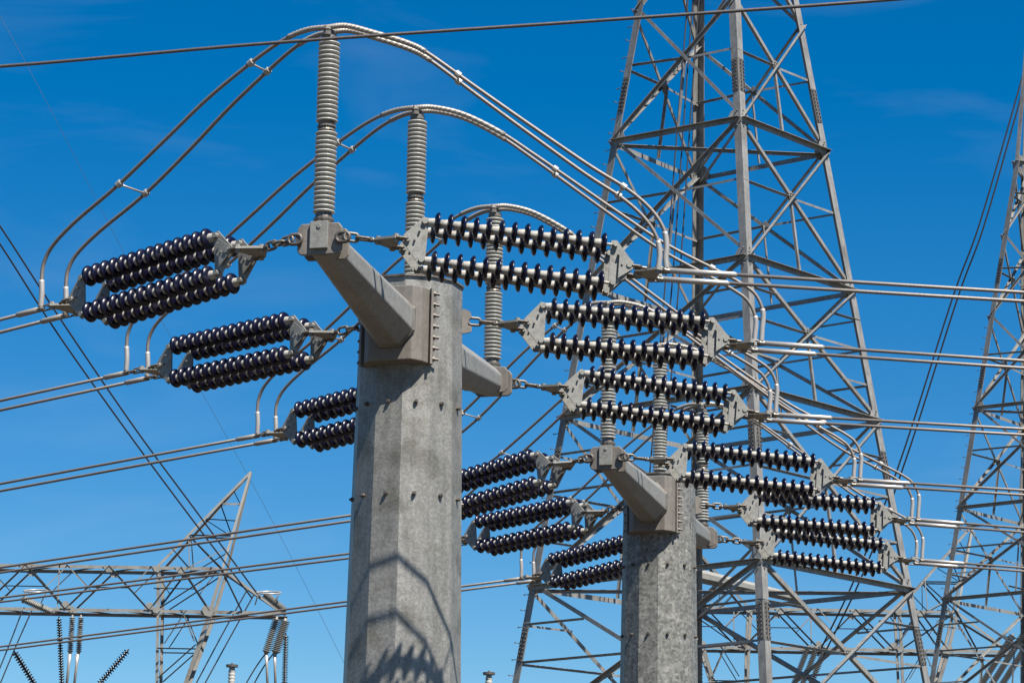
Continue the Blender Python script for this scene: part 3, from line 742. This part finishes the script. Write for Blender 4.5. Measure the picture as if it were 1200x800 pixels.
# ------------------------------------------------------------------ substation gantries far behind
def gantry(origin, half_gap, label, left_end, hangs=None):
    """origin: where the beam's top chord meets the inner leg of the right mast (front face), local x to the right"""
    t = thing('line_gantry', label, 'gantry', V((origin.x, origin.y, 0)), 'lattice gantries in the background')
    zt = origin.z; hb = 1.92; dp = 1.7
    def W(x, z, y=0): return V((x, y, zt + z))
    def mem(p0, p1, wv, name, mt=M_GANTRY):
        back = (p0.y + p1.y) / 2 > dp * 0.6 or mt is M_TOWER_DK
        m_ = MB(); m_.angle(p0, p1, wv * 0.88, wv * 0.09, V((0, 0, -1)) if abs((p1 - p0).normalized().z) < 0.9 else V((1, 0, 0)), V((0, -1 if back else 1, 0))); m_.build(name, mt, t)
    XR = 5.75; XL = left_end
    for y in (0, dp):
        mem(W(XL + 1.5, 0, y), W(2.9, 0, y), 0.165, 'chord'); mem(W(XL, -hb, y), W(XR, -hb, y), 0.165, 'chord')
        mem(W(2.9, 0, y), W(XR, -hb, 0.85), 0.13, 'chord')
    # web bracing on both faces, top and bottom
    tops_ = [1.2 - 4.75 * 0 , 2.9]
    x = 2.45; k = 0
    pitch = 1.85
    nodes = []
    while x > XL:
        nodes.append((x, -hb if k % 2 == 0 else 0)); x -= pitch * (0.72 if k < 2 else 1); k += 1
    for y in (0, dp):
        for q in range(len(nodes) - 1):
            a, b = nodes[q], nodes[q + 1]
            mem(W(a[0], a[1], y), W(b[0], b[1], y), 0.085, 'web_brace', M_TOWER_DK)
            mem(W((a[0] + b[0]) / 2, -hb / 2, y), W(a[0] if a[1] < 0 else b[0], 0, y), 0.05, 'lacing')
            if q % 2 == 0: 
                g_ = MB(); c = W(b[0], -0.12, y - 0.03); g_.prism([c + V((u, 0, v_)) for u, v_ in ((-0.3, 0.1), (0.3, 0.1), (0.12, -0.18), (-0.12, -0.18))], V((0, 0.02, 0))); g_.build('gusset_plate', M_GANTRY, t)
            else:
                g_ = MB(); c = W(b[0], -hb + 0.08, y - 0.03); g_.prism([c + V((u, 0, v_)) for u, v_ in ((-0.25, -0.1), (0.25, -0.1), (0.1, 0.22), (-0.1, 0.22))], V((0, 0.02, 0))); g_.build('gusset_plate', M_GANTRY, t)
    for q in range(len(nodes) - 1):
        a, b = nodes[q], nodes[q + 1]
        mem(W(a[0], 0, 0), W(b[0], 0, dp), 0.06, 'lacing', M_TOWER_DK); mem(W(a[0], -hb, dp), W(b[0], -hb, 0), 0.06, 'lacing', M_TOWER_DK)
        if q % 2 == 0:
            mx_ = (a[0] + b[0]) / 2; mem(W(mx_, -hb / 2, 0), W(mx_ - pitch, -hb / 2, 0), 0.05, 'lacing', M_TOWER_DK)
    for xx in (0.3 - 4.6, 0.3 - 8.4): mem(W(xx, 0, 0), W(xx, -hb, 0), 0.06, 'lacing')
    mem(W(2.9, 0, 0), W(3.9, -hb, 0), 0.085, 'web_brace', M_TOWER_DK)
    # masts
    def mast(xo, mir):
        def M_(x, z, y): return W(xo + mir * x, z, y)
        for y, yp in ((0, 0.75), (dp, 0.95)):
            mem(M_(0, 0, y), M_(3.9, 4.45, yp), 0.12, 'peak_leg'); mem(M_(3.9, 4.45, yp), M_(2.9, 0, y), 0.12, 'peak_leg')
            mem(M_(0, 0, y), M_(0.1, -hb, y), 0.17, 'mast_leg'); mem(M_(2.9, 0, y), M_(2.4, -hb, y), 0.17, 'mast_leg')
            mem(M_(0.1, -hb, y), M_(0.55, -zt + 0, y * 0.4 + 0.5), 0.15, 'mast_leg'); mem(M_(2.4, -hb, y), M_(0.75, -7.2, y * 0.5 + 0.4), 0.2, 'mast_leg'); mem(M_(0.75, -7.2, y * 0.5 + 0.4), M_(0.70, -zt, y * 0.5 + 0.4), 0.2, 'mast_leg')
            mem(M_(2.62, 2.98, 0.6 + y * 0.1), M_(3.6, 2.98, 0.6 + y * 0.1), 0.07, 'rung'); mem(M_(1.35, 1.5, 0.4 + y * 0.4), M_(3.22, 1.5, 0.4 + y * 0.4), 0.07, 'rung', M_TOWER_DK)
            mem(M_(2.62, 2.98, 0.7), M_(3.2, 1.5, 0.7), 0.06, 'lacing', M_TOWER_DK); mem(M_(1.35, 1.5, 0.3 + y * 0.4), M_(2.9, 0, y), 0.07, 'lacing', M_TOWER_DK)
            mem(M_(1.98, 2.25, 0.5), M_(3.4, 2.2, 0.6), 0.05, 'lacing', M_TOWER_DK); mem(M_(1.98, 2.25, 0.5), M_(3.2, 1.5, 0.5), 0.045, 'lacing')
            mem(M_(3.2, 3.65, 0.7), M_(3.55, 2.98, 0.7), 0.045, 'lacing'); mem(M_(0.7, 0.8, y), M_(1.45, 0, y), 0.05, 'lacing', M_TOWER_DK); mem(M_(1.35, 1.5, y * 0.6), M_(1.45, 0, y), 0.05, 'lacing'); mem(M_(3.1, 0.9, y * 0.7), M_(1.45, 0, y), 0.05, 'lacing')
            mem(M_(0.1, -hb, y), M_(2.9, 0, y), 0.06, 'lacing', M_TOWER_DK)
            mem(M_(0.2, -3.6, y), M_(1.9, -3.6, y), 0.06, 'rung', M_TOWER_DK); mem(M_(0.3, -4.9, y), M_(1.9, -3.4, y), 0.06, 'lacing', M_TOWER_DK)
            mem(M_(1.4, -hb, y), M_(0.5, -3.4, y), 0.05, 'lacing', M_TOWER_DK); mem(M_(1.2, -hb, y), M_(1.8, -3.3, y), 0.06, 'lacing', M_TOWER_DK)
            mem(M_(0.35, -5.2, y), M_(1.5, -5.2, y), 0.08, 'rung'); mem(M_(0.35, -5.55, y), M_(1.4, -5.55, y), 0.08, 'rung')
        for x_, z_ in ((0.05, -0.1), (0.1, -hb), (2.4, -hb)):
            g_ = MB(); c = M_(x_, z_, -0.04); s = 0.2 if x_ < 1 else 0.32
            g_.prism([c + V((u * s, 0, v_ * s)) for u, v_ in ((-0.7, 0.6), (0.7, 0.6), (0.9, -0.1), (0.3, -0.9), (-0.5, -0.7), (-1, 0.1))], V((0, 0.03, 0))); g_.build('gusset_plate', M_GANTRY, t)
    mast(0, 1); 
    if half_gap: mast(-2 * half_gap, -1)
    return t
gl = at_y(183, 663, 120); gr = at_y(1052, 714, 134)
G1 = gantry(gl, 0, 'pale lattice gantry beam with a pointed peak at the lower left', -13.0)
G2 = gantry(gr, 3.65, 'pale lattice gantry beam crossing behind the towers at the lower right', -12.0)

# ------------------------------------------------------------------ cables, background strings, small masts
def wire(name, label, cat, pxs, r, mt, group=None):
    pts = [at_y(x, y, Y) for x, y, Y in pxs]; o0 = pts[0].copy()
    m_ = MB(); m_.tube([p - o0 for p in cr_spline(pts, 10)], r, 8); o = m_.build(name, mt); o.location = o0; tag(o, label, cat, group)
    return o
wire('ground_wire', 'dark twisted overhead cable crossing in front of the tallest post insulator', 'cable',
     [(-400, 105, 28), (0, 78, 27.5), (320, 50.5, 27), (720, 23, 26.6), (1055, -1, 26.2), (1400, -30, 26)], 0.019, M_CABLE)
gp = 'thin dark cables on the left'
wire('thin_cable', 'thin dark cable slanting from the left edge to the gantry tip, upper of two', 'cable', [(-60, 180, 100), (0, 265, 103), (75, 380, 107), (157, 500, 112), (225, 592, 116), (305, 700, 120)], 0.035, M_DARKWIRE, gp)
wire('thin_cable', 'thin dark cable slanting from the left edge to the gantry tip, lower of two', 'cable', [(-60, 200, 100), (0, 286, 103), (65, 387, 107), (145, 500, 112), (213, 592, 116), (295, 700, 120)], 0.035, M_DARKWIRE, gp)
wire('shield_wire', 'hair-thin faint cable falling steeply from the upper left corner', 'cable', [(-10, 0, 150), (60, 130, 150), (150, 305, 152), (262, 505, 155), (340, 650, 158), (430, 830, 162)], 0.009, M_DARKWIRE)
gp = 'thin dark cables between the towers'
wire('thin_cable', 'thin dark cable hanging between the two lattice towers, left one of the pair', 'cable', [(1215, 30, 108), (1194, 105, 108), (1148, 262, 109), (1116, 350, 110), (1056, 537, 112), (1005, 670, 114), (958, 768, 116)], 0.035, M_DARKWIRE, gp)
wire('thin_cable', 'thin dark cable hanging between the two lattice towers, right one of the pair', 'cable', [(1221, 30, 108), (1199, 105, 108), (1154, 262, 109), (1122, 350, 110), (1062, 537, 112), (1012, 670, 114), (965, 768, 116)], 0.035, M_DARKWIRE, gp)
gp = 'dark cables inside the big lattice tower'
for i, (x0, x1, lb) in enumerate(((806, 783, 'leftmost'), (812, 791, 'middle'), (819, 799, 'rightmost'))):
    wire('riser_cable', 'dark steep cable seen through the big lattice tower, %s of three' % lb, 'cable', [(x0 + 4, -60, 71), (x0, 0, 71), ((x0 + x1) / 2, 140, 71), (x1, 290, 71), (x1 - 9, 400, 71), (x1 - 22, 560, 71)], 0.02, M_DARKWIRE, gp)
gp = 'down-leads under the left gantry'
for i, (a, b, c_, lb) in enumerate((((27, 713), (8, 762), (-20, 830), 'left lead under the gantry at the far left edge'), ((38, 713), (15, 765), (-12, 830), 'right lead under the gantry at the far left edge'),
        ((290, 690), (262, 740), (222, 815), 'left lead hanging beside the gantry mast'), ((300, 692), (272, 742), (232, 815), 'right lead hanging beside the gantry mast'),
        ((312, 764), (298, 784), (280, 815), 'left lead below the tip of the gantry'), ((321, 764), (307, 784), (290, 815), 'right lead below the tip of the gantry'))):
    wire('down_lead', 'thin blue-grey ' + lb, 'cable', [(a[0], a[1], 121), (b[0], b[1], 121), (c_[0], c_[1], 121)], 0.03, M_DARKWIRE, gp)

def bg_string(label, p0, p1, Y, r, n, mt, fat=False, group='insulator strings hanging from the gantries'):
    n = int(n * 1.3) if fat else n
    a, b = at_y(*p0, Y), at_y(*p1, Y); ax = b - a; ln = ax.length; ax.normalize()
    m_ = MB(); prof = [(0, r * 0.25), (0.1, r * 0.3)]
    pt = (ln - 0.2) / n
    for i in range(n):
        x = 0.1 + i * pt; prof += [(x + pt * 0.05, r * 0.32), (x + pt * 0.35, r), (x + pt * 0.6, r * 0.95), (x + pt * 0.7, r * (0.82 if fat else 0.35))]
    prof.append((ln, r * 0.25))
    m_.lathe(V((0, 0, 0)), ax, prof, 12); o = m_.build('hanging_insulator', mt); o.location = a; tag(o, label, 'insulator', group); return o
bg_string('black ribbed insulator slanting at the lower left corner', (16, 762), (42, 804), 118, 0.15, 13, M_BLACK)
bg_string('black ribbed insulator leaning left of the gantry mast, below the beam', (151, 760), (112, 806), 118, 0.15, 16, M_BLACK)
bg_string('long black insulator hanging straight down from the left gantry beam', (69, 722), (73, 812), 121, 0.13, 28, M_BLACK)
bg_string('long black insulator hanging from the tip of the left gantry', (335, 742), (333, 812), 121, 0.14, 22, M_BLACK)
bg_string('short grey insulator under the left gantry beam, left of a pair', (85, 720), (82, 766), 121, 0.14, 14, M_PLATE, True)
bg_string('short grey insulator under the left gantry beam, right of a pair', (95, 720), (92, 766), 121, 0.14, 14, M_PLATE, True)
bg_string('thick grey slanting insulator at the left gantry tip, left of a pair', (325, 722), (311, 766), 120.5, 0.19, 14, M_PLATE, True)
bg_string('thick grey slanting insulator at the left gantry tip, right of a pair', (335, 724), (322, 766), 120.5, 0.24, 14, M_PLATE, True)
bg_string('foreshortened pale insulator bundle on the gantry beam at the far left', (24, 700), (64, 718), 118.5, 0.17, 14, M_PLATE, True)
bg_string('foreshortened pale insulator bundle at the tip of the left gantry', (308, 694), (335, 716), 118.5, 0.18, 14, M_PLATE, True)
gp = 'thick insulator bundle in the lower right background'
for i, (dx, lb) in enumerate(((0, 'left'), (10, 'middle'), (20, 'right'))):
    bg_string('dark grey slanting insulator low behind the big tower, %s of three' % lb, (948 + dx, 756), (926 + dx, 812), 131, 0.16, 22, M_TOWER_DK, True)
for i, (dx, lb) in enumerate(((0, 'left'), (12, 'middle'), (24, 'right'))):
    bg_string('dark grey slanting insulator in the lower right corner, %s of three' % lb, (1188 + dx, 742), (1146 + dx, 808), 131, 0.18, 26, M_TOWER_DK, True)
for lb, p0, p1, Y in (('left tube under the short grey insulators', (82, 766), (77, 812), 121), ('right tube under the short grey insulators', (91, 766), (86, 812), 121),
                     ('left tube below the thick insulators at the gantry tip', (312, 766), (314, 812), 120.5), ('right tube below the thick insulators at the gantry tip', (322, 766), (323, 812), 120.5)):
    a, b = at_y(*p0, Y), at_y(*p1, Y); m_ = MB(); m_.tube([V((0, 0, 0)), (b - a) * 0.3, (b - a)], 0.07, 10, [0.09, 0.06, 0.06]); o = m_.build('drop_tube', M_SLEEVE); o.location = a; tag(o, 'white slim ' + lb, 'tube', 'white drop tubes')
# grading rings
for lb, c in (('far left end of the gantry beam', (42, 692)), ('tip of the left gantry', (315, 694))):
    p = at_y(*c, 118.2); m_ = MB()
    loop = [V((math.cos(t_) * 0.52, math.sin(t_) * 0.5, math.sin(t_) * 0.12)) for t_ in [2 * math.pi * i / 24 for i in range(25)]]
    m_.tube(loop, 0.035, 8); m_.tube([V((-0.45, 0, 0)), V((-0.6, 0.3, -0.5))], 0.03, 6); m_.tube([V((0.45, 0, 0)), V((0.2, 0.3, -0.5))], 0.03, 6)
    o = m_.build('grading_ring', M_SLEEVE); o.location = p; tag(o, 'white oval grading ring above the ' + lb, 'ring', 'white grading rings')
# little capped masts low in the picture
for lb, c, Y in (('left of the large pole', (272, 779), 90), ('between the two steel poles', (573, 788), 90)):
    top = at_y(*c, Y); t = thing('capped_mast', 'slim mast with a small flat cap at the bottom edge, ' + lb, 'mast', V((top.x, top.y, 0)), 'small capped masts')
    s = MB(); prof = []
    prof = [(0, 0.22), (top.z - 1.0, 0.12)]
    s.lathe(V((0, 0, 0)), V((0, 0, 1)), prof, 16); s.build('shaft', M_GANTRY, t)
    r = MB(); pf = []
    for i in range(8): pf += [(i * 0.11, 0.10), (i * 0.11 + 0.04, 0.125), (i * 0.11 + 0.08, 0.10)]
    r.lathe(V((0, 0, top.z - 1.0)), V((0, 0, 1)), pf + [(0.95, 0.09)], 16); r.build('ribbed_top', M_POST, t)
    c_ = MB(); c_.lathe(V((0, 0, top.z - 0.06)), V((0, 0, 1)), [(0, 0.1), (0.0, 0.20), (0.08, 0.20), (0.08, 0.04), (0.14, 0.03)], 12, False); c_.build('cap', M_BOLT, t)
# third tubular pole hidden behind the smaller one; only its arm shows
Yc = 76.0
ctop = at_y(772, 640, Yc); t = thing('steel_pole', 'third steel pole hidden behind the smaller pole, its pale tubular arm reaching right', 'pole', V((ctop.x, ctop.y, 0)), 'tubular steel dead-end poles')
s = MB(); s.loft([s.ring(V((0, 0, 0)), X_AX, Y_AX, 0.62, 12), s.ring(V((0, 0, ctop.z)), X_AX, Y_AX, 0.5, 12)], 12, False); s.build('shaft', M_POLE, t)
a0 = at_y(782, 666, Yc) - t.location; a1 = at_y(931, 700, Yc + 0.8) - t.location
s = MB(); ax = (a1 - a0).normalized(); u, v_ = frame(ax)
s.loft([s.ring(a0, u, v_, 0.22, 8, 0.39), s.ring(a1, u, v_, 0.13, 8, 0.39)], 8, False); s.build('crossarm', M_ARM, t)
s = MB(); s.box(a1 + ax * 0.03, ax, u, v_, 0.05, 0.32, 0.32); s.build('end_plate', M_BRACKET, t)
